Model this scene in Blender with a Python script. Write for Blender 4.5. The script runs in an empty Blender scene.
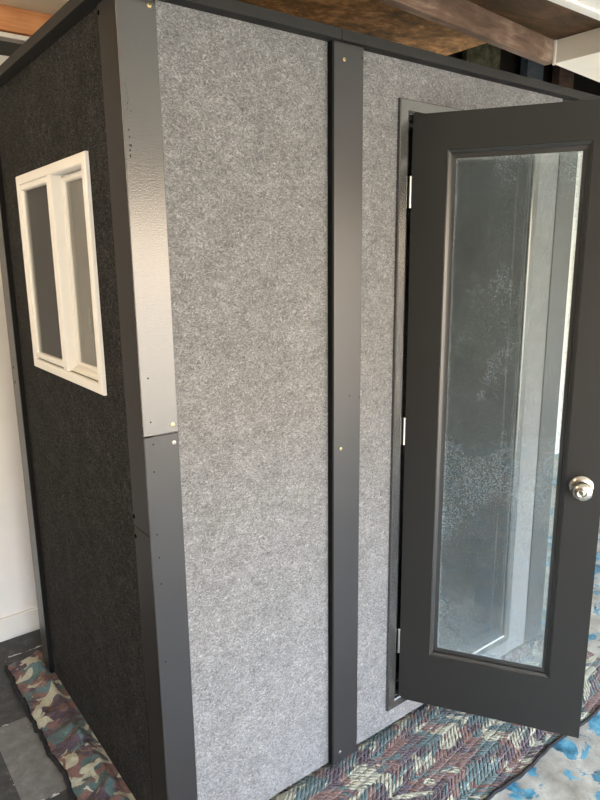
import bpy, bmesh, math, random
from mathutils import Vector, Matrix, noise
random.seed(7)
C = bpy.context.scene.collection
# ------------------------------------------------------------------ materials
def mat(name, col=(.5,.5,.5), rough=.5, metal=0.0, spec=.5):
    m = bpy.data.materials.new(name); m.use_nodes = True
    b = m.node_tree.nodes['Principled BSDF']
    b.inputs['Base Color'].default_value = (*col, 1); b.inputs['Roughness'].default_value = rough
    b.inputs['Metallic'].default_value = metal; b.inputs['Specular IOR Level'].default_value = spec
    return m, m.node_tree.nodes, m.node_tree.links, b
def nd(N, t, **kw):
    n = N.new(t)
    for k, v in kw.items():
        if k in n.inputs.keys() if hasattr(n.inputs, 'keys') else False: n.inputs[k].default_value = v
        else: setattr(n, k, v)
    return n
def ramp(N, L, src, stops, interp='LINEAR'):
    r = N.new('ShaderNodeValToRGB'); r.color_ramp.interpolation = interp
    e = r.color_ramp.elements
    while len(e) < len(stops): e.new(.5)
    for k, (p, c) in enumerate(stops):
        e[k].position = p; e[k].color = (*c, 1) if len(c) == 3 else c
    L.new(src, r.inputs['Fac']); return r
def noise_n(N, L, vec, scale, detail=4, rough=.6, dist=0):
    n = N.new('ShaderNodeTexNoise'); n.inputs['Scale'].default_value = scale
    n.inputs['Detail'].default_value = detail; n.inputs['Roughness'].default_value = rough; n.inputs['Distortion'].default_value = dist
    L.new(vec, n.inputs['Vector']); return n
def coord(N): return N.new('ShaderNodeTexCoord').outputs['Object']
def mapping(N, L, vec, scale=(1,1,1), rot=(0,0,0), loc=(0,0,0)):
    m = N.new('ShaderNodeMapping'); m.inputs['Scale'].default_value = scale
    m.inputs['Rotation'].default_value = rot; m.inputs['Location'].default_value = loc
    L.new(vec, m.inputs['Vector']); return m.outputs[0]
def mixc(N, L, fac, a, b, mode='MIX'):
    m = N.new('ShaderNodeMix'); m.data_type = 'RGBA'; m.blend_type = mode
    for s, v in ((m.inputs['Factor'], fac), (m.inputs['A'], a), (m.inputs['B'], b)):
        pass
    def put(sock, v):
        if isinstance(v, (int, float)): sock.default_value = v
        elif isinstance(v, tuple): sock.default_value = (*v, 1)
        else: L.new(v, sock)
    put(m.inputs[0], fac); put(m.inputs[6], a); put(m.inputs[7], b)
    return m.outputs[2]
def math_n(N, L, op, a, b=None, c=None):
    m = N.new('ShaderNodeMath'); m.operation = op
    for k, v in enumerate((a, b, c)):
        if v is None: continue
        if isinstance(v, (int, float)): m.inputs[k].default_value = v
        else: L.new(v, m.inputs[k])
    return m.outputs[0]
def bump(N, L, b, h, strength=.3, dist=.002):
    n = N.new('ShaderNodeBump'); n.inputs['Strength'].default_value = strength; n.inputs['Distance'].default_value = dist
    L.new(h, n.inputs['Height']); L.new(n.outputs[0], b.inputs['Normal'])

def felt(name, dark, mid, light, sheen=.1):
    m, N, L, b = mat(name, mid, .95, spec=.08)
    co = coord(N)
    wob = noise_n(N, L, co, 45, 2)
    v = N.new('ShaderNodeVectorMath'); v.operation = 'MULTIPLY_ADD'
    L.new(wob.outputs['Color'], v.inputs[0]); v.inputs[1].default_value = (.03,.03,.03); L.new(co, v.inputs[2])
    f1 = noise_n(N, L, mapping(N, L, v.outputs[0], (.42,.42,1), (.1,.35,.1)), 330, 3, .7)
    f2 = noise_n(N, L, mapping(N, L, v.outputs[0], (.45,.45,1), (.1,-.5,.2)), 340, 3, .7)
    f3 = noise_n(N, L, co, 9, 4, .6); f5 = noise_n(N, L, mapping(N, L, v.outputs[0], (.6,.6,1)), 60, 3, .6)
    s = math_n(N, L, 'MULTIPLY', math_n(N, L, 'ADD', f1.outputs[0], f2.outputs[0]), .5)
    s = math_n(N, L, 'ADD', s, math_n(N, L, 'MULTIPLY_ADD', f3.outputs[0], .10, -.05))
    s = math_n(N, L, 'ADD', s, math_n(N, L, 'MULTIPLY_ADD', f5.outputs[0], .16, -.08))
    r = ramp(N, L, s, [(.37, dark), (.5, mid), (.63, light)])
    f4 = noise_n(N, L, mapping(N, L, v.outputs[0], (.2,.2,1), (.3,.6,.1)), 300, 1)
    fr = ramp(N, L, f4.outputs[0], [(.70, (0,0,0)), (.78, (1,1,1))])
    c = mixc(N, L, math_n(N, L, 'MULTIPLY', fr.outputs[0], .5), r.outputs[0], light)
    L.new(c, b.inputs['Base Color']); bump(N, L, b, s, .6, .002)
    b.inputs['Sheen Weight'].default_value = sheen; b.inputs['Sheen Roughness'].default_value = .6
    return m
FELT = felt('grey_felt', (.076,.076,.075), (.146,.145,.143), (.29,.288,.286))
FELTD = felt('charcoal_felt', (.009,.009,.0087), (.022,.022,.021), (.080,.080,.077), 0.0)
def paint(name, col, rough, peel=.15, spec=.5, scale=420):
    m, N, L, b = mat(name, col, rough, spec=spec)
    co = coord(N); n = noise_n(N, L, co, scale, 2, .5); bump(N, L, b, n.outputs[0], peel, .0008)
    n2 = noise_n(N, L, co, 6, 4)
    c = mixc(N, L, math_n(N, L, 'MULTIPLY', n2.outputs[0], .35), col, tuple(x*1.3 for x in col)); L.new(c, b.inputs['Base Color'])
    return m
TRIM = paint('charcoal_trim_paint', (.020,.0195,.020), .33, spec=.55)
TRIMG = paint('glossy_orange_peel_trim_paint', (.026,.025,.023), .22, .45, 1.0, 300)
RAIL = paint('matt_black_rail', (.016,.016,.015), .65, 1.0, .25, 130)
TRIMG.node_tree.nodes['Principled BSDF'].inputs['Coat Weight'].default_value = .55; TRIMG.node_tree.nodes['Principled BSDF'].inputs['Coat Roughness'].default_value = .2
BLACK = mat('flat_black', (.008,.008,.008), .8, spec=.15)[0]
DOORP = paint('door_charcoal_paint', (.018,.0175,.016), .45, .08, .27)
CASE = paint('casing_charcoal_paint', (.030,.029,.027), .20, .08, 1.0)
CASE.node_tree.nodes['Principled BSDF'].inputs['Coat Weight'].default_value = 1.0; CASE.node_tree.nodes['Principled BSDF'].inputs['Coat Roughness'].default_value = .15
VINYL = paint('cream_white_vinyl', (.78,.765,.72), .35, .03)
BRASS = mat('brass_screw', (.85,.66,.34), .3, 1.0)[0]
STEEL = mat('zinc_steel', (.62,.60,.56), .32, 1.0)[0]
NICKEL = mat('satin_nickel', (.56,.52,.45), .26, 1.0)[0]
HOLE = mat('dark_hole', (.004,.004,.004), .9, spec=.0)[0]

def glass(name, dust, tint, dustcol, edge=None, specks=0.0, ior=1.5):
    m = bpy.data.materials.new(name); m.use_nodes = True; N = m.node_tree.nodes; L = m.node_tree.links
    N.clear(); out = N.new('ShaderNodeOutputMaterial')
    tr = N.new('ShaderNodeBsdfTransparent'); tr.inputs[0].default_value = (*tint, 1)
    gl = N.new('ShaderNodeBsdfGlossy'); gl.inputs['Roughness'].default_value = .03
    df = N.new('ShaderNodeBsdfDiffuse'); df.inputs[0].default_value = (*dustcol, 1)
    tl = N.new('ShaderNodeBsdfTranslucent'); tl.inputs[0].default_value = (*dustcol, 1)
    dd = N.new('ShaderNodeMixShader'); dd.inputs[0].default_value = .45
    L.new(df.outputs[0], dd.inputs[1]); L.new(tl.outputs[0], dd.inputs[2])
    co = coord(N)
    vo = N.new('ShaderNodeTexVoronoi'); vo.inputs['Scale'].default_value = 210; L.new(co, vo.inputs['Vector'])
    sv = N.new('ShaderNodeSeparateColor'); L.new(vo.outputs['Color'], sv.inputs[0])
    dot = math_n(N, L, 'MULTIPLY', math_n(N, L, 'LESS_THAN', vo.outputs['Distance'], .34), math_n(N, L, 'GREATER_THAN', sv.outputs[0], .45))
    big = noise_n(N, L, mapping(N, L, co, (1,1,.6)), 4.5, 5, .65); br = ramp(N, L, big.outputs[0], [(.35,(.1,.1,.1)), (.62,(1,1,1))])
    f = math_n(N, L, 'MULTIPLY', math_n(N, L, 'MULTIPLY', dot, br.outputs[0]), specks)
    f = math_n(N, L, 'ADD', f, math_n(N, L, 'MULTIPLY_ADD', br.outputs[0], dust*.5, dust*.7))
    if edge:                                     # caulk-smeared rim of the pane (x0,x1,z0,z1 in pane coordinates)
        s = N.new('ShaderNodeSeparateXYZ'); L.new(co, s.inputs[0])
        a = math_n(N, L, 'MINIMUM', math_n(N, L, 'SUBTRACT', s.outputs[0], edge[0]), math_n(N, L, 'SUBTRACT', edge[1], s.outputs[0]))
        c = math_n(N, L, 'MINIMUM', math_n(N, L, 'SUBTRACT', s.outputs[2], edge[2]), math_n(N, L, 'SUBTRACT', edge[3], s.outputs[2]))
        a = math_n(N, L, 'MINIMUM', a, c)
        nn = noise_n(N, L, co, 14, 4); a = math_n(N, L, 'ADD', a, math_n(N, L, 'MULTIPLY_ADD', nn.outputs[0], -.016, .008))
        lo = N.new('ShaderNodeMapRange'); L.new(s.outputs[2], lo.inputs[0]); lo.inputs[1].default_value = edge[2]+.42; lo.inputs[2].default_value = edge[2]
        f = math_n(N, L, 'ADD', f, math_n(N, L, 'MULTIPLY', math_n(N, L, 'POWER', lo.outputs[0], 2), .16))        # grime settled low on the pane
        er = ramp(N, L, a, [(.003,(.16,.16,.16)), (.010,(0,0,0))])
        f = math_n(N, L, 'ADD', f, er.outputs[0])
    m1 = N.new('ShaderNodeMixShader'); L.new(f, m1.inputs[0]); L.new(tr.outputs[0], m1.inputs[1]); L.new(dd.outputs[0], m1.inputs[2])
    fr = N.new('ShaderNodeFresnel'); fr.inputs[0].default_value = ior
    m2 = N.new('ShaderNodeMixShader'); L.new(fr.outputs[0], m2.inputs[0]); L.new(m1.outputs[0], m2.inputs[1]); L.new(gl.outputs[0], m2.inputs[2])
    L.new(m2.outputs[0], out.inputs[0]); return m

# walls, ceiling, wood, floor
WALL = paint('cream_wall_paint', (.80,.78,.74), .7, .3, .3, 90)
BASEB = paint('white_baseboard', (.78,.76,.70), .4, .05)
CEIL = paint('cream_ceiling', (.72,.66,.53), .8, .3, .2, 60)
WHITE = paint('white_enamel', (.80,.78,.72), .5, .05)
SOFF = paint('painted_soffit', (.78,.74,.64), .6, .2)
def wood(name, cols, sc=(1.2,9,9), rot=0, blot=2.6):
    m, N, L, b = mat(name, cols[1], .75, spec=.2)
    co = coord(N)
    n1 = noise_n(N, L, mapping(N, L, co, sc, (0,0,rot)), 3, 8, .65, .6); n2 = noise_n(N, L, co, blot, 5, .6)
    s = math_n(N, L, 'MULTIPLY_ADD', n1.outputs[0], .5, math_n(N, L, 'MULTIPLY', n2.outputs[0], .5))
    r = ramp(N, L, s, [(.36, cols[0]), (.5, cols[1]), (.62, cols[2])]); L.new(r.outputs[0], b.inputs['Base Color'])
    bump(N, L, b, n1.outputs[0], .4, .003); return m
PLY = wood('weathered_plywood', [(.06,.06,.03), (.26,.13,.045), (.58,.31,.12)], (6,9,9), .4, 7)
DPLY = wood('dark_plywood', [(.035,.03,.018), (.09,.055,.028), (.17,.09,.045)], (2,7,7), 1.2)
BEAM = wood('brown_beam_wood', [(.10,.065,.045), (.20,.135,.10), (.40,.31,.24)], (1,10,10))
ORANGE = wood('orange_fir_wood', [(.48,.20,.08), (.66,.32,.14), (.75,.42,.21)], (1,12,12), 0, 3)
BLUEB = wood('blue_grey_board', [(.03,.04,.05), (.055,.07,.085), (.09,.10,.11)])
OLIVE = wood('olive_rough_board', [(.02,.022,.012), (.07,.07,.04), (.13,.12,.07)], (9,9,9), 0, 20)
BROWNB = wood('brown_stud', [(.04,.025,.018), (.10,.06,.045), (.14,.09,.07)])
ATTIC = mat('attic_dark', (.015,.013,.011), .9, spec=.05)[0]

def floor_mat():
    m, N, L, b = mat('garage_floor', (.3,.3,.3), .55, spec=.4)
    co = coord(N)
    # bare, paint-flaked concrete
    g = noise_n(N, L, co, 9, 8, .65); gr = ramp(N, L, g.outputs[0], [(.3,(.17,.16,.13)), (.52,(.33,.315,.275)), (.68,(.47,.46,.41))])
    p = noise_n(N, L, mapping(N, L, co, (1,1.3,1), (0,0,.6), (3.1,1.7,0)), 5.5, 8, .68, .7)
    pm = ramp(N, L, p.outputs[0], [(.53,(0,0,0)), (.55,(1,1,1))])
    bn = noise_n(N, L, co, 16, 5); bc = ramp(N, L, bn.outputs[0], [(.35,(.02,.07,.10)), (.5,(.05,.20,.30)), (.66,(.15,.36,.46))])
    c = mixc(N, L, pm.outputs[0], gr.outputs[0], bc.outputs[0])
    d = noise_n(N, L, co, 34, 5, .7); dm = ramp(N, L, d.outputs[0], [(.62,(0,0,0)), (.66,(1,1,1))])
    c = mixc(N, L, math_n(N, L, 'MULTIPLY', dm.outputs[0], .6), c, (.035,.045,.05))
    # dark tiles on the far side of the booth
    s = N.new('ShaderNodeSeparateXYZ'); L.new(co, s.inputs[0])
    T = .448
    u = math_n(N, L, 'DIVIDE', math_n(N, L, 'ADD', s.outputs[0], .292+4*T), T); v = math_n(N, L, 'DIVIDE', math_n(N, L, 'ADD', s.outputs[1], -.458+12*T), T)
    fu = math_n(N, L, 'FLOOR', u); fv = math_n(N, L, 'FLOOR', v)
    par = math_n(N, L, 'MULTIPLY', math_n(N, L, 'MODULO', fu, 2), 1); par = math_n(N, L, 'MULTIPLY', math_n(N, L, 'SUBTRACT', 1, par), math_n(N, L, 'COMPARE', fv, 12, .5))
    gu = math_n(N, L, 'FRACT', u); gv = math_n(N, L, 'FRACT', v)
    tn = noise_n(N, L, co, 22, 7, .7)
    td = ramp(N, L, tn.outputs[0], [(.3,(.020,.021,.021)), (.55,(.042,.044,.043)), (.75,(.10,.10,.095))])
    tl = ramp(N, L, tn.outputs[0], [(.3,(.10,.10,.095)), (.55,(.155,.155,.145)), (.75,(.24,.235,.22))])
    tc = mixc(N, L, par, td.outputs[0], tl.outputs[0])
    # scuffed pale joints
    eu = math_n(N, L, 'MINIMUM', gu, math_n(N, L, 'SUBTRACT', 1, gu)); ev = math_n(N, L, 'MINIMUM', gv, math_n(N, L, 'SUBTRACT', 1, gv))
    e = math_n(N, L, 'MINIMUM', eu, ev)
    sc = noise_n(N, L, co, 7, 6, .7)
    jm = math_n(N, L, 'MULTIPLY', math_n(N, L, 'LESS_THAN', e, .012), math_n(N, L, 'GREATER_THAN', sc.outputs[0], .57))
    tc = mixc(N, L, jm, tc, (.55,.56,.55))
    spk = noise_n(N, L, co, 75, 2); sm = math_n(N, L, 'GREATER_THAN', spk.outputs[0], .73)
    tc = mixc(N, L, sm, tc, (.35,.35,.33))
    side = math_n(N, L, 'MULTIPLY', math_n(N, L, 'LESS_THAN', s.outputs[0], .05), math_n(N, L, 'GREATER_THAN', s.outputs[1], -.44))
    c = mixc(N, L, side, c, tc)
    L.new(c, b.inputs['Base Color']); bump(N, L, b, g.outputs[0], .3, .003)
    return m
FLOOR = floor_mat()

def camo_mat():
    m, N, L, b = mat('camouflage_quilt', (.2,.2,.2), .8, spec=.2)
    co = coord(N); s = N.new('ShaderNodeSeparateXYZ'); L.new(co, s.inputs[0])
    P = .15
    q = nd(N, 'ShaderNodeMapRange'); L.new(s.outputs[0], q.inputs[0]); q.inputs[1].default_value = -.01; q.inputs[2].default_value = .03
    front = q.outputs[0]
    fn = noise_n(N, L, co, 7, 2)
    yy = math_n(N, L, 'MULTIPLY_ADD', fn.outputs[0], .03, s.outputs[1])
    tri = math_n(N, L, 'ABSOLUTE', math_n(N, L, 'SUBTRACT', math_n(N, L, 'FRACT', math_n(N, L, 'DIVIDE', math_n(N, L, 'ADD', yy, 5.02), P)), .5))
    w = math_n(N, L, 'MULTIPLY_ADD', math_n(N, L, 'MULTIPLY', tri, front), .15, s.outputs[0])        # zigzag-warped x
    cb = N.new('ShaderNodeCombineXYZ'); L.new(w, cb.inputs[0]); L.new(s.outputs[1], cb.inputs[1])
    vec = mapping(N, L, cb.outputs[0], (1,1.2,1), (0,0,.1))
    n1 = noise_n(N, L, vec, 7, 2.5, .55, .9)
    n2 = noise_n(N, L, mapping(N, L, vec, (1,1,1), (0,0,.5), (4,7,1)), 9, 2.5, .55, .9)
    n3 = noise_n(N, L, mapping(N, L, vec, (1,1,1), (0,0,-.4), (9,2,5)), 10, 2.5, .55, .9)
    c = mixc(N, L, math_n(N, L, 'GREATER_THAN', n1.outputs[0], .52), (.20,.085,.065), (.06,.13,.13))
    c = mixc(N, L, math_n(N, L, 'GREATER_THAN', n2.outputs[0], .545), c, (.055,.022,.040))
    c = mixc(N, L, math_n(N, L, 'GREATER_THAN', n3.outputs[0], .565), c, (.52,.50,.36))
    wv = noise_n(N, L, co, 420, 2); c = mixc(N, L, math_n(N, L, 'MULTIPLY', wv.outputs[0], .3), c, (.25,.25,.25))
    rid = math_n(N, L, 'ABSOLUTE', math_n(N, L, 'SINE', math_n(N, L, 'MULTIPLY', w, math.pi/.018)))
    y2 = math_n(N, L, 'MULTIPLY_ADD', s.outputs[0], -.15, s.outputs[1])
    r2 = math_n(N, L, 'ABSOLUTE', math_n(N, L, 'SINE', math_n(N, L, 'MULTIPLY', y2, math.pi/.026)))
    st = math_n(N, L, 'MAXIMUM', math_n(N, L, 'LESS_THAN', rid, .15), math_n(N, L, 'LESS_THAN', r2, .14))      # pale quilting thread
    c = mixc(N, L, math_n(N, L, 'MULTIPLY', math_n(N, L, 'MULTIPLY', st, front), .6), c, (.52,.49,.48))
    L.new(c, b.inputs['Base Color'])
    rid = math_n(N, L, 'POWER', rid, .5); r2 = math_n(N, L, 'POWER', r2, .4)
    cr = noise_n(N, L, co, 26, 5, .65, 1.5)
    hh = math_n(N, L, 'ADD', math_n(N, L, 'MULTIPLY', math_n(N, L, 'ADD', r2, rid), front), math_n(N, L, 'MULTIPLY', cr.outputs[0], 2.2))
    bump(N, L, b, hh, 1.0, .009)
    b.inputs['Sheen Weight'].default_value = .2
    return m
CAMO = camo_mat()
BIND = paint('black_binding', (.018,.018,.020), .8, 1.0, .2, 120)
# ------------------------------------------------------------------ geometry helpers
def box(bm, x0, x1, y0, y1, z0, z1, mi=0):
    v = [bm.verts.new(p) for p in ((x0,y0,z0),(x1,y0,z0),(x1,y1,z0),(x0,y1,z0),(x0,y0,z1),(x1,y0,z1),(x1,y1,z1),(x0,y1,z1))]
    for f in ((3,2,1,0),(4,5,6,7),(0,1,5,4),(1,2,6,5),(2,3,7,6),(3,0,4,7)):
        bm.faces.new([v[k] for k in f]).material_index = mi
def obj(name, bm, ms, parent=None, bevel=0, smooth=False, M=None):
    if M is not None: bm.transform(M)
    bmesh.ops.recalc_face_normals(bm, faces=bm.faces[:])
    me = bpy.data.meshes.new(name); bm.to_mesh(me); bm.free()
    for m in (ms if isinstance(ms, (list, tuple)) else [ms]): me.materials.append(m)
    if smooth:
        for p in me.polygons: p.use_smooth = True
    o = bpy.data.objects.new(name, me); C.objects.link(o); o.parent = parent
    if bevel:
        b = o.modifiers.new('bevel', 'BEVEL'); b.width = bevel; b.segments = 2; b.limit_method = 'ANGLE'
    return o
def boxes(name, lst, m, parent=None, bevel=0, M=None):
    bm = bmesh.new()
    for a in lst: box(bm, *a)
    return obj(name, bm, m, parent, bevel, M=M)
def struct(name, lst, m, bevel=0):
    if name[:4] in ('trim','ceil'): lst = [a[:4]+(a[4]+.012, a[5]+.012) for a in lst]
    o = boxes(name, lst, m, None, bevel); o['kind'] = 'structure'; return o
def empty(name, label, cat, loc=(0,0,0)):
    o = bpy.data.objects.new(name, None); C.objects.link(o); o.location = loc
    o['label'] = label; o['category'] = cat; return o
def ring(bm, rect, prof, plane='XZ', close=False):
    """mitred frame: rect=(a0,a1,b0,b1); prof=[(inset, depth)..]; axis 0 & 2 in plane, depth on axis 1 (XZ) or 0 (YZ)"""
    loops = []
    for i, d in prof:
        a0, a1, b0, b1 = rect[0]+i, rect[1]-i, rect[2]+i, rect[3]-i
        pts = [(a0,b0),(a1,b0),(a1,b1),(a0,b1)]
        loops.append([bm.verts.new((p[0], d, p[1]) if plane == 'XZ' else (d, p[0], p[1])) for p in pts])
    n = len(loops)
    for k in range(n if close else n-1):
        A, B = loops[k], loops[(k+1) % n]
        for j in range(4): bm.faces.new((A[j], A[(j+1) % 4], B[(j+1) % 4], B[j]))
def lathe(bm, prof, seg=32, M=None, mi=0):
    vs = []
    for r, h in prof:
        vs.append([bm.verts.new((r*math.cos(2*math.pi*k/seg), r*math.sin(2*math.pi*k/seg), h)) for k in range(seg)])
    new = [v for l in vs for v in l]
    for A, B in zip(vs, vs[1:]):
        for k in range(seg): bm.faces.new((A[k], A[(k+1) % seg], B[(k+1) % seg], B[k])).material_index = mi
    bm.faces.new(vs[0]).material_index = mi; bm.faces.new(vs[-1]).material_index = mi
    if M is not None: bmesh.ops.transform(bm, matrix=M, verts=new)
# ------------------------------------------------------------------ booth
H = 2.275; W = 1.857; D = 1.20; B0 = 0.0
booth = empty('sound_booth', 'grey felt covered sound booth with charcoal trim standing on a camouflage blanket', 'booth', (0,0,.012))
Z0 = 0.0
dx0, dx1, dz0, dz1 = .904, 1.564, .111, 2.130      # doorway
T = .075
boxes('front_panel', [(.02,.62,0,T,Z0,H)], FELT, booth)
boxes('front_panel', [(.68,dx0,0,T,Z0,H),(dx1,W-.02,0,T,Z0,H),(dx0,dx1,0,T,Z0,dz0),(dx0,dx1,0,T,dz1,H)], FELT, booth)
wy0, wy1, wz0, wz1 = .262, .874, 1.374, 1.969
boxes('side_panel', [(0,T,.02,wy0,Z0,H),(0,T,wy1,D-.02,Z0,H),(0,T,wy0,wy1,Z0,wz0),(0,T,wy0,wy1,wz1,H)], FELTD, booth)
boxes('side_panel', [(W-T,W,.02,D-.02,Z0,H)], FELTD, booth)
boxes('back_panel', [(T,W-T,D-T,D-.0,Z0,H)], FELTD, booth)
boxes('floor_panel', [(T,W-T,T,D-T,Z0,.05)], BLACK, booth)
boxes('roof_panel', [(0,W,0,D,H,H+.02)], RAIL, booth)
# corner angle trim, two lengths meeting at z 1.275
boxes('corner_trim', [(-.006,.088,-.006,0,Z0,1.2735)], TRIM, booth, .0012)
boxes('corner_trim', [(-.006,.088,-.006,0,1.2765,H-.001)], TRIMG, booth, .0012)
TRIML = paint('shaded_trim_paint', (.018,.017,.016), .55, .1, .2)  # copy of the trim paint, darkened and dulled for the shaded side
boxes('corner_trim', [(-.0058,0,.0002,.100,Z0,1.008)], TRIML, booth, .0012)
boxes('corner_trim', [(-.0058,0,.0002,.100,1.010,H-.001)], TRIML, booth, .0012)
boxes('corner_trim', [(W-.118,W+.006,-.006,0,Z0,H),(W,W+.006,0,.1,Z0,H)], TRIM, booth, .0012)
# middle post and rear post, their dark sides made as black strips
boxes('cover_post', [(.598,.706,-.021,0,Z0,H)], TRIM, booth, .0012)
boxes('dark_side_strip', [(.592,.598,-.020,0,Z0,H)], BLACK, booth)  # shade on the post's left side put in as a black strip
boxes('cover_post', [(-.017,0,1.110,1.200,Z0,H)], TRIM, booth, .0012)
boxes('dark_side_strip', [(-.0165,0,1.103,1.110,Z0,H)], BLACK, booth)
# top rails: a ledge that juts out; the front one is in two lengths
boxes('top_rail', [(-.037,.6115,-.037,.03,H,2.303)], RAIL, booth, .0015)
boxes('top_rail', [(.6130,W+.10,-.037,.03,H,2.303)], RAIL, booth, .0015)
boxes('top_rail', [(-.037,.03,.030,D+.03,H,2.303)], RAIL, booth, .0015)
# screws
def screw(loc, axis, m=BRASS, r=.0058):
    loc = (loc[0], loc[1], loc[2]+.011)
    bm = bmesh.new(); lathe(bm, [(r,0),(r,.0008),(r*.75,.0022),(r*.25,.0027)], 16)
    box(bm, -r*.6,r*.6,-r*.10,r*.10,.0024,.0030,1); box(bm, -r*.10,r*.10,-r*.6,r*.6,.0024,.0031,1)
    M = Matrix.Translation(loc) @ (Matrix.Rotation(math.pi/2,4,'X') if axis == 'y' else Matrix.Rotation(-math.pi/2,4,'Y'))
    return obj('screw', bm, [m, HOLE], booth, M=M)
for x, z, m in ((.072,2.248,BRASS),(.073,1.286,BRASS),(.074,1.238,STEEL)): screw((x,-.006,z), 'y', m)
for x, z, m in ((.634,2.222,BRASS),(.626,1.118,BRASS),(.627,.026,STEEL)): screw((x,-.021,z), 'y', m, .005)
def hole(pts, axis, off, r):
    pts = [(p[0], p[1], p[2]+.012) for p in pts]
    bm = bmesh.new()
    for p in pts:
        M = Matrix.Translation(p) @ (Matrix.Rotation(math.pi/2,4,'X') if axis == 'y' else Matrix.Rotation(-math.pi/2,4,'Y'))
        lathe(bm, [(r,-.0004),(r,.0004)], 10, M)
    return bm
hp = [((-.006,.094,1.023),'x',.006),((-.006,.092,.967),'x',.006),((-.006,.094,2.244),'x',.0055),((-.017,1.168,1.290),'x',.006),((-.017,1.168,1.232),'x',.006)]
for p, ax, r in hp: obj('screw_hole', hole([p], ax, 0, r), HOLE, booth)
for x, z in ((.014,1.411),(.014,1.30),(.017,1.242),(.015,1.17),(.012,1.00),(.014,.935),(.016,.86),(.014,.63),(.66,1.28),(.700,2.235),(.70,1.27)):
    obj('nail_hole', hole([(x, -.006 if x < .1 else -.021, z)], 'y', 0, .002), HOLE, booth)
# flaked spots on the upper corner trim
bm = bmesh.new()
for k in range(22):
    z = random.gauss(1.955,.02) if k < 10 else random.uniform(1.97,2.12)
    x = .004+abs(random.gauss(0,.0035)); rr = random.uniform(.0007,.0017) if k < 10 else random.uniform(.0005,.0010)
    lathe(bm, [(rr,-.0003),(rr,.00025)], 7, Matrix.Translation((x,-.006,z)) @ Matrix.Rotation(math.pi/2,4,'X') @ Matrix.Diagonal((.8,1.8,1,1)))
o = obj('paint_flakes', bm, HOLE, booth); o['kind'] = 'stuff'
# door frame
bm = bmesh.new()
ring(bm, (.866,1.602,.0734,2.168), [(0,.0),(0,-.010),(.003,-.013),(.032,-.013),(.037,-.010),(.037,.002)], close=False)
df = obj('door_frame', bm, CASE, booth)
bm = bmesh.new()
ring(bm, (dx0-.002,dx1+.002,dz0-.002,dz1+.002), [(.0,.004),(.018,.004),(.018,.040),(.029,.040),(.029,.060),(.018,.060),(.018,T+.003),(.0,T+.003)], close=True)
obj('door_stop', bm, mat('jamb_gap_black', (.010,.010,.010), .5, spec=.2)[0], df)  # dark of the gap beside the door, painted onto the jamb
# ------------------------------------------------------------------ door leaf (local x along leaf, y into leaf back, z up)
HX, TH, LW = .9286, 1.0067, .6208
ML = Matrix.Translation((HX,-.004,.012)) @ Matrix.Rotation(-TH,4,'Z')
lz0, lz1 = .0870, 2.117
g = (.107,.513,.288,2.010)      # opening at the leaf's face
TL = .035
bm = bmesh.new()
ring(bm, (0,LW,lz0,lz1), [(0,0),(0,TL)])
def plate(bm, y):
    ring(bm, (0,LW,lz0,lz1), [(0,y)])
for y in (0, TL):
    a = [bm.verts.new(p) for p in ((0,y,lz0),(LW,y,lz0),(LW,y,lz1),(0,y,lz1))]
    c = [bm.verts.new(p) for p in ((g[0],y,g[2]),(g[1],y,g[2]),(g[1],y,g[3]),(g[0],y,g[3]))]
    for j in range(4): bm.faces.new((a[j],a[(j+1)%4],c[(j+1)%4],c[j]))
ring(bm, g, [(0,0),(0,TL)])
bmesh.ops.remove_doubles(bm, verts=bm.verts[:], dist=1e-5)
leaf = obj('door', bm, DOORP, booth)
leaf.matrix_local = ML
bm = bmesh.new()
ring(bm, g, [(0,-.0005),(.002,.0035),(.003,.0035),(.011,.010),(.011,.0195),(.016,.0205),(.025,.0215),(.025,TL-.0110),(.017,TL-.0105),(.003,TL-.0035),(0,TL)])
obj('moulding', bm, paint('moulding_paint', (.018,.0175,.016), .30, .05, .8), leaf)
GL = glass('dusty_glass', .085, (.94,.98,.98), (.62,.72,.75), (g[0]+.023,g[1]-.023,g[2]+.023,g[3]-.023), .33)
boxes('glass_pane', [(g[0]+.022,g[1]-.022,.0218,.0232,g[2]+.022,g[3]-.022)], GL, leaf)
# knobs (outer with keyhole, inner plain), latch, hinges
def knob(y, sgn):
    bm = bmesh.new()
    lathe(bm, [(.033,0),(.033,.003),(.031,.006),(.024,.010),(.015,.013),(.0125,.018),(.0125,.024),(.019,.028),(.0255,.034),(.0275,.041),(.0265,.050),(.021,.056),(.012,.0585),(.0105,.0575)], 40)
    if sgn > 0:
        lathe(bm, [(.0085,.0572),(.0085,.0590),(.0075,.0596)], 24); box(bm, -.0009,.0009,-.0045,.0045,.0592,.0599,1)
        lathe(bm, [(.0028,.0592),(.0028,.0600)], 12, mi=1)
    M = Matrix.Translation((.559,y,.985)) @ Matrix.Rotation(sgn*math.pi/2,4,'X') @ Matrix.Scale(1.12,4)
    o = obj('knob', bm, [NICKEL, HOLE], leaf, M=M)
    for p in o.data.polygons: p.use_smooth = p.material_index == 0
    m = o.modifiers.new('e', 'EDGE_SPLIT'); m.split_angle = math.radians(40)
knob(0, 1); knob(TL, -1)
boxes('latch', [(LW-.0005,LW+.0015,.006,.029,.955,1.015),(LW,LW+.009,.012,.023,.977,.993)], STEEL, leaf)
for z in (1.888,1.115,.324):
    bm = bmesh.new(); lathe(bm, [(.0045,-.045),(.0045,.045)], 14, Matrix.Translation((-.0035,-.0035,z)))
    lathe(bm, [(.0055,.045),(.0055,.048),(.003,.051)], 14, Matrix.Translation((-.0035,-.0035,z)))
    box(bm, -.0015,.0002,.001,.030,z-.044,z+.044); obj('hinge', bm, STEEL, leaf)
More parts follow.
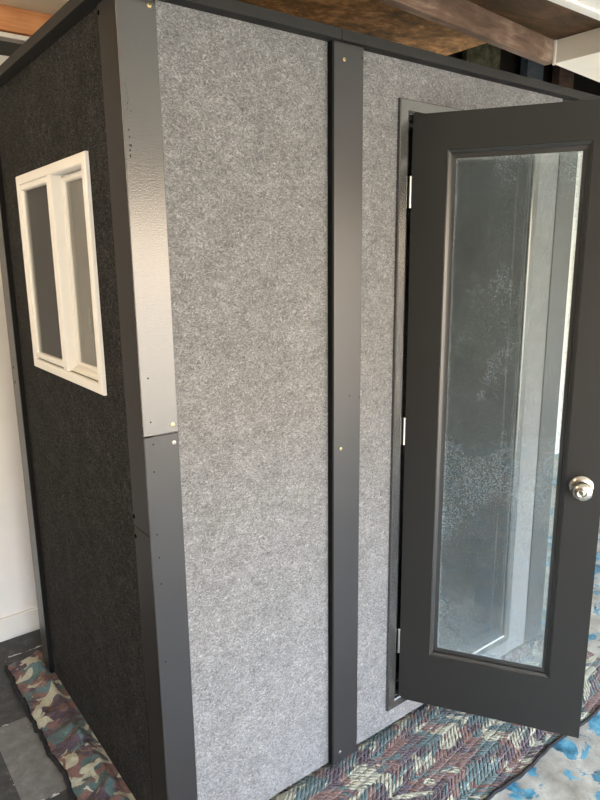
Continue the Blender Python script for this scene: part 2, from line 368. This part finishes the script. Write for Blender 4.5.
# ------------------------------------------------------------------ sliding window on the left side
win = bpy.data.objects.new('window', None); C.objects.link(win); win.parent = booth
oy0, oy1, oz0, oz1 = .240, .893, 1.342, 1.978
bm = bmesh.new()
ring(bm, (oy0,oy1,oz0,oz1), [(0,0),(0,-.009),(.003,-.012),(.026,-.012),(.029,-.009),(.029,.072),(.022,.074),(.022,0)], 'YZ')
box(bm, .0,.070,oy0+.03,oy1-.03,oz0+.026,oz0+.034); box(bm, .012,.016,oy0+.03,oy1-.03,oz0+.034,oz0+.044); box(bm, .034,.038,oy0+.03,oy1-.03,oz0+.034,oz0+.044)
obj('window_frame', bm, VINYL, win)
def sash(y0, y1, x, gm, w, m):
    bm = bmesh.new(); z0, z1 = oz0+.036, oz1-.030
    ring(bm, (y0,y1,z0,z1), [(0,x),(0,x-.008),(.002,x-.010),(w-.004,x-.010),(w,x-.004),(w,x+.008),(w-.004,x+.010),(.0,x+.010)], 'YZ', True)
    s = obj('sash', bm, m, win)
    boxes('pane', [(x-.001,x+.001,y0+w-.002,y1-w+.002,z0+w-.002,z1-w+.002)], gm, win); return s
WG1 = glass('clear_window_glass', .004, (.9,.9,.88), (.6,.58,.5), ior=1.22); WG2 = glass('reflection_film_glass', .34, (.85,.85,.8), (.62,.60,.52))  # WG2: reflection in the near pane put in as a pale film
sash(.560,.864,.0,WG1,.018,VINYL)
boxes('meeting_rail', [(-.012,.036,.528,.562,oz0+.030,oz1-.028)], VINYL, win, .002)
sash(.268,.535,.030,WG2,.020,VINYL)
# ------------------------------------------------------------------ camouflage blanket
def blanket():
    bm = bmesh.new()
    NX, NY = 190, 150; xa, xb, ya, yb = -.155, 1.90, -.43, 1.262
    V = {}
    for i in range(NX+1):
        u = i/NX
        # denser cells near the left edge
        for j in range(NY+1):
            v = j/NY
            x = xa+(xb-xa)*u; y = ya+(yb-ya)*v
            el = max(0, 1-u*12); ed = max(0, 1-v*12)
            x += el*(.022*noise.noise((y*5,1,0))+.010*noise.noise((y*22,4,0)))
            y += ed*(.012*noise.noise((x*5,7,0))+.005*noise.noise((x*25,9,0)) + .02*max(0,1.2-x)*-1)
            inside = min(x+.012, W+.02-x, y+.012, D+.02-y)
            if inside > 0: z = .006-min(.002, inside)
            else:
                t = min(1, -inside/.03)
                left = max(0, min(1, (-x)/.03))*(1 if y > -.05 else 0)
                wr = abs(noise.noise((x*9, y*13+2*noise.noise((x*6,y*6,3)), 0)))
                z = .010+t*(.006*abs(noise.noise((x*30,y*30,2))) + .004 + left*(.060*wr+.022*abs(noise.noise((x*22,y*30,5)))))
                if el > .4: z *= max(.35, 1-(el-.4)*.9)
                if ed > .5: z *= .7
            V[i,j] = bm.verts.new((x,y,z))
    for i in range(NX):
        for j in range(NY): bm.faces.new((V[i,j],V[i+1,j],V[i+1,j+1],V[i,j+1]))
    o = obj('camouflage_blanket', bm, CAMO, smooth=True)
    s = o.modifiers.new('thick', 'SOLIDIFY'); s.thickness = .0035; s.offset = -1
    o['label'] = 'quilted camouflage moving blanket spread on the garage floor under the booth'; o['category'] = 'blanket'
    return o
bl = blanket()
def bind(pts, r):
    cu = bpy.data.curves.new('binding', 'CURVE'); cu.dimensions = '3D'; cu.bevel_depth = r; cu.bevel_resolution = 2
    sp = cu.splines.new('POLY'); sp.points.add(len(pts)-1)
    for k, p in enumerate(pts): sp.points[k].co = (*p, 1)
    cu.materials.append(BIND); tmp = bpy.data.objects.new('tmp', cu)
    me = bpy.data.meshes.new_from_object(tmp); bpy.data.objects.remove(tmp)
    o = bpy.data.objects.new('binding', me); C.objects.link(o); o.parent = bl
bme = bl.data; NJ = 151
bind([bme.vertices[i*NJ].co+Vector((0,-.002,-.001)) for i in range(191)], .0065)
bind([bme.vertices[j].co+Vector((-.003+.004*noise.noise((j*.7,3,1)),0,.001)) for j in range(0,151)], .008)
bl['label'] = 'quilted camouflage blanket spread on the garage floor under the booth'
# ------------------------------------------------------------------ garage shell
X0, X1, Y0, Y1 = -2.4, 6.2, -3.4, 1.51
struct('floor', [(X0-.1,X1+.1,Y0-.1,Y1+.1,-.1,0)], FLOOR)
struct('wall_back', [(X0-.1,X1+.1,Y1,Y1+.1,0,2.70)], WALL)
struct('wall_left', [(X0-.1,X0,Y0,Y1,0,3.4)], paint('brown_board_wall', (.10,.085,.065), .8, .4, .2, 60))
struct('wall_right', [(X1,X1+.1,Y0,Y1,0,3.4)], WALL)
OX0, OX1, OZ = -1.9, 5.6, 2.10
struct('wall_front', [(X0-.1,OX0,Y0-.12,Y0,0,3.4),(OX1,X1+.1,Y0-.12,Y0,0,3.4),(OX0,OX1,Y0-.12,Y0,OZ,3.4)], WALL)
struct('baseboard_back', [(X0,X1,Y1-.014,Y1,0,.113)], BASEB, .003)
# left/rear ceiling with its boards along the back wall
struct('ceiling', [(X0,.50,.36,Y1,2.690,2.72),(.50,2.02,1.38,Y1,2.69,2.72)], CEIL)
struct('trim_1', [(X0,2.0,Y1-.035,Y1-.001,2.598,2.689)], ORANGE, .002)
struct('trim_2', [(X0,2.0,Y1-.050,Y1-.001,2.568,2.586)], WHITE, .001)
struct('trim_3', [(X0,2.0,Y1-.020,Y1-.001,2.512,2.562)], mat('dark_board', (.03,.032,.028), .6)[0], .002)
# weathered plywood above the booth, open to the attic beyond its edge
def skew_beam(name, p0, p1, t, z0, z1, m):
    bm = bmesh.new(); d = Vector((p1[0]-p0[0],p1[1]-p0[1])).normalized(); n = Vector((-d.y,d.x))*t
    q = [p0, p1, (p1[0]+n.x,p1[1]+n.y), (p0[0]+n.x,p0[1]+n.y)]
    a = [bm.verts.new((x,y,z0)) for x,y in q]; b = [bm.verts.new((x,y,z1)) for x,y in q]
    bm.faces.new(a[::-1]); bm.faces.new(b)
    for k in range(4): bm.faces.new((a[k],a[(k+1)%4],b[(k+1)%4],b[k]))
    o = obj(name, bm, m, bevel=.003); o['kind'] = 'structure'; return o
sl = (.418-.283)/(2.733-1.362)
yb = lambda x: .283+(x-1.362)*sl
skew_beam('trim_6', (X0,yb(X0)), (2.228,yb(2.228)), .04, 2.563, 2.663, BEAM)
def slab(name, q, z0, z1, m, bevel=0):
    bm = bmesh.new()
    a = [bm.verts.new((x,y,z0)) for x,y in q]; b = [bm.verts.new((x,y,z1)) for x,y in q]
    bm.faces.new(a[::-1]); bm.faces.new(b)
    for k in range(4): bm.faces.new((a[k],a[(k+1)%4],b[(k+1)%4],b[k]))
    o = obj(name, bm, m, bevel=bevel); o['kind'] = 'structure'
slab('trim_4', [(.50,yb(.5)+.022),(2.02,yb(2.02)+.022),(2.02,1.38),(.50,1.38)], 2.664, 2.684, PLY)
slab('trim_5', [(X0,Y0),(X1,Y0),(X1,yb(X1)+.018),(X0,yb(X0)+.018)], 2.664, 2.684, DPLY)
# painted soffit to the right of the beam
bm = bmesh.new()
q = [(2.235,-1.6),(X1,-1.6),(X1,yb(X1)),(2.235,yb(2.235))]
a = [bm.verts.new((x,y,2.563)) for x,y in q]; b = [bm.verts.new((x,y,2.662)) for x,y in q]
bm.faces.new(a[::-1]); bm.faces.new(b)
for k in range(4): bm.faces.new((a[k],a[(k+1)%4],b[(k+1)%4],b[k]))
o = obj('trim_7', bm, SOFF, bevel=.003); o['kind'] = 'structure'
struct('trim_8', [(2.224,2.2345,yb(2.235)-.012,yb(2.235)-.002,2.545,2.648)], WHITE)
# attic framing seen through the gap
struct('trim_9', [(2.92,3.26,1.42,1.46,2.70,3.4)], OLIVE)
struct('trim_10', [(3.54,3.73,1.40,1.46,2.70,3.4)], BLUEB, .003)
struct('trim_11', [(3.93,4.12,1.40,1.46,2.70,3.4)], BROWNB, .003)
struct('trim_12', [(4.15,X1,1.38,1.46,2.70,2.80)], CEIL, .003)
struct('wall_attic', [(X0,X1,Y1,Y1+.1,2.70,3.4)], ATTIC)
struct('roof', [(X0-.1,X1+.1,Y0-.1,Y1+.1,3.4,3.5)], ATTIC)
# raised sectional garage door
gd = bpy.data.objects.new('door_1', None); C.objects.link(gd); gd['kind'] = 'structure'
for k in range(5):
    y1 = -.215-k*.565
    bm = bmesh.new(); box(bm, OX0+.05,OX1-.05,y1-.56,y1,2.464,2.502)
    box(bm, OX0+.05,OX1-.05,y1-.050,y1-.012,2.456,2.464)
    box(bm, OX0+.05,OX1-.05,y1-.548,y1-.510,2.456,2.464)
    obj('door_section', bm, WHITE, gd, .004)
for x in (OX0-.03, OX1-.01):
    bm = bmesh.new(); box(bm, x,x+.04,-3.2,-.3,2.425,2.430); box(bm, x,x+.004,-3.2,-.3,2.43,2.47); boxes
    obj('track', bm, STEEL, gd)
# outside: driveway
dm, N, L, b = mat('driveway_concrete', (.42,.41,.39), .8); n = noise_n(N, L, coord(N), 3, 8); r = ramp(N, L, n.outputs[0], [(.3,(.37,.33,.27)), (.7,(.48,.43,.36))]); L.new(r.outputs[0], b.inputs['Base Color'])
struct('ground', [(-25,30,-40,Y0-.1,-.12,-.02)], dm)
# ------------------------------------------------------------------ light
w = bpy.data.worlds.new('sky'); bpy.context.scene.world = w; w.use_nodes = True
bg = w.node_tree.nodes['Background']; bg.inputs[1].default_value = 1.0
N = w.node_tree.nodes; L = w.node_tree.links
tc = N.new('ShaderNodeTexCoord'); sx = N.new('ShaderNodeSeparateXYZ'); L.new(tc.outputs['Generated'], sx.inputs[0])
rr = ramp(N, L, sx.outputs[2], [(0,(1.0,.80,.58)), (.11,(1.0,.84,.66)), (.24,(.58,.75,1.0)), (.5,(.66,.79,1.0)), (.8,(1.0,.94,.86))])
st = ramp(N, L, sx.outputs[2], [(0,(.54,.54,.54)), (.12,(.64,.64,.64)), (.26,(1,1,1)), (.6,(.7,.7,.7)), (1,(.7,.7,.7))])
L.new(rr.outputs[0], bg.inputs[0]); L.new(math_n(N, L, 'MULTIPLY', st.outputs[0], 17.5), bg.inputs[1])
def area(name, loc, rot, sx, sy, e, col, portal=False):
    l = bpy.data.lights.new(name, 'AREA'); l.shape = 'RECTANGLE'; l.size = sx; l.size_y = sy; l.energy = e; l.color = col
    l.cycles.is_portal = portal
    o = bpy.data.objects.new(name, l); C.objects.link(o); o.location = loc; o.rotation_euler = rot; return o
area('daylight_portal', ((OX0+OX1)/2,Y0+.01,OZ/2), (math.pi/2,0,math.pi), OX1-OX0, OZ, 1, (1,1,1), True)
s = bpy.data.lights.new('sun', 'SUN'); s.energy = 7; s.angle = .01; s.color = (1,.86,.66)
so = bpy.data.objects.new('sun', s); C.objects.link(so); so.rotation_euler = (math.radians(28), 0, math.radians(-12))
# warm ceiling bulb of the garage
l = bpy.data.lights.new('ceiling_bulb', 'POINT'); l.energy = 46; l.color = (1,.80,.58); l.shadow_soft_size = .06
lo = bpy.data.objects.new('ceiling_bulb', l); C.objects.link(lo); lo.location = (-1.5,.1,2.35)
# ------------------------------------------------------------------ camera
cam = bpy.data.cameras.new('camera'); co_ = bpy.data.objects.new('camera', cam); C.objects.link(co_)
r_ = Vector((0.79427573,-0.60746562,-0.01056364)); u_ = Vector((0.1402302,0.1663813,0.97603932)); f_ = Vector((0.59115273,0.77672568,-0.21733765))
Mx = Matrix.Identity(4)
for k in range(3): Mx[k][0] = r_[k]; Mx[k][1] = u_[k]; Mx[k][2] = -f_[k]
Mx[0][3], Mx[1][3], Mx[2][3] = -.6345, -1.472, 1.7119+.012
co_.matrix_world = Mx
cam.sensor_fit = 'VERTICAL'; cam.sensor_height = 36; cam.lens = 647.2*36/800; cam.clip_start = .02
sc = bpy.context.scene; sc.camera = co_
sc.view_settings.view_transform = 'Standard'; sc.view_settings.look = 'None'; sc.view_settings.gamma = 1; sc.view_settings.exposure = .22
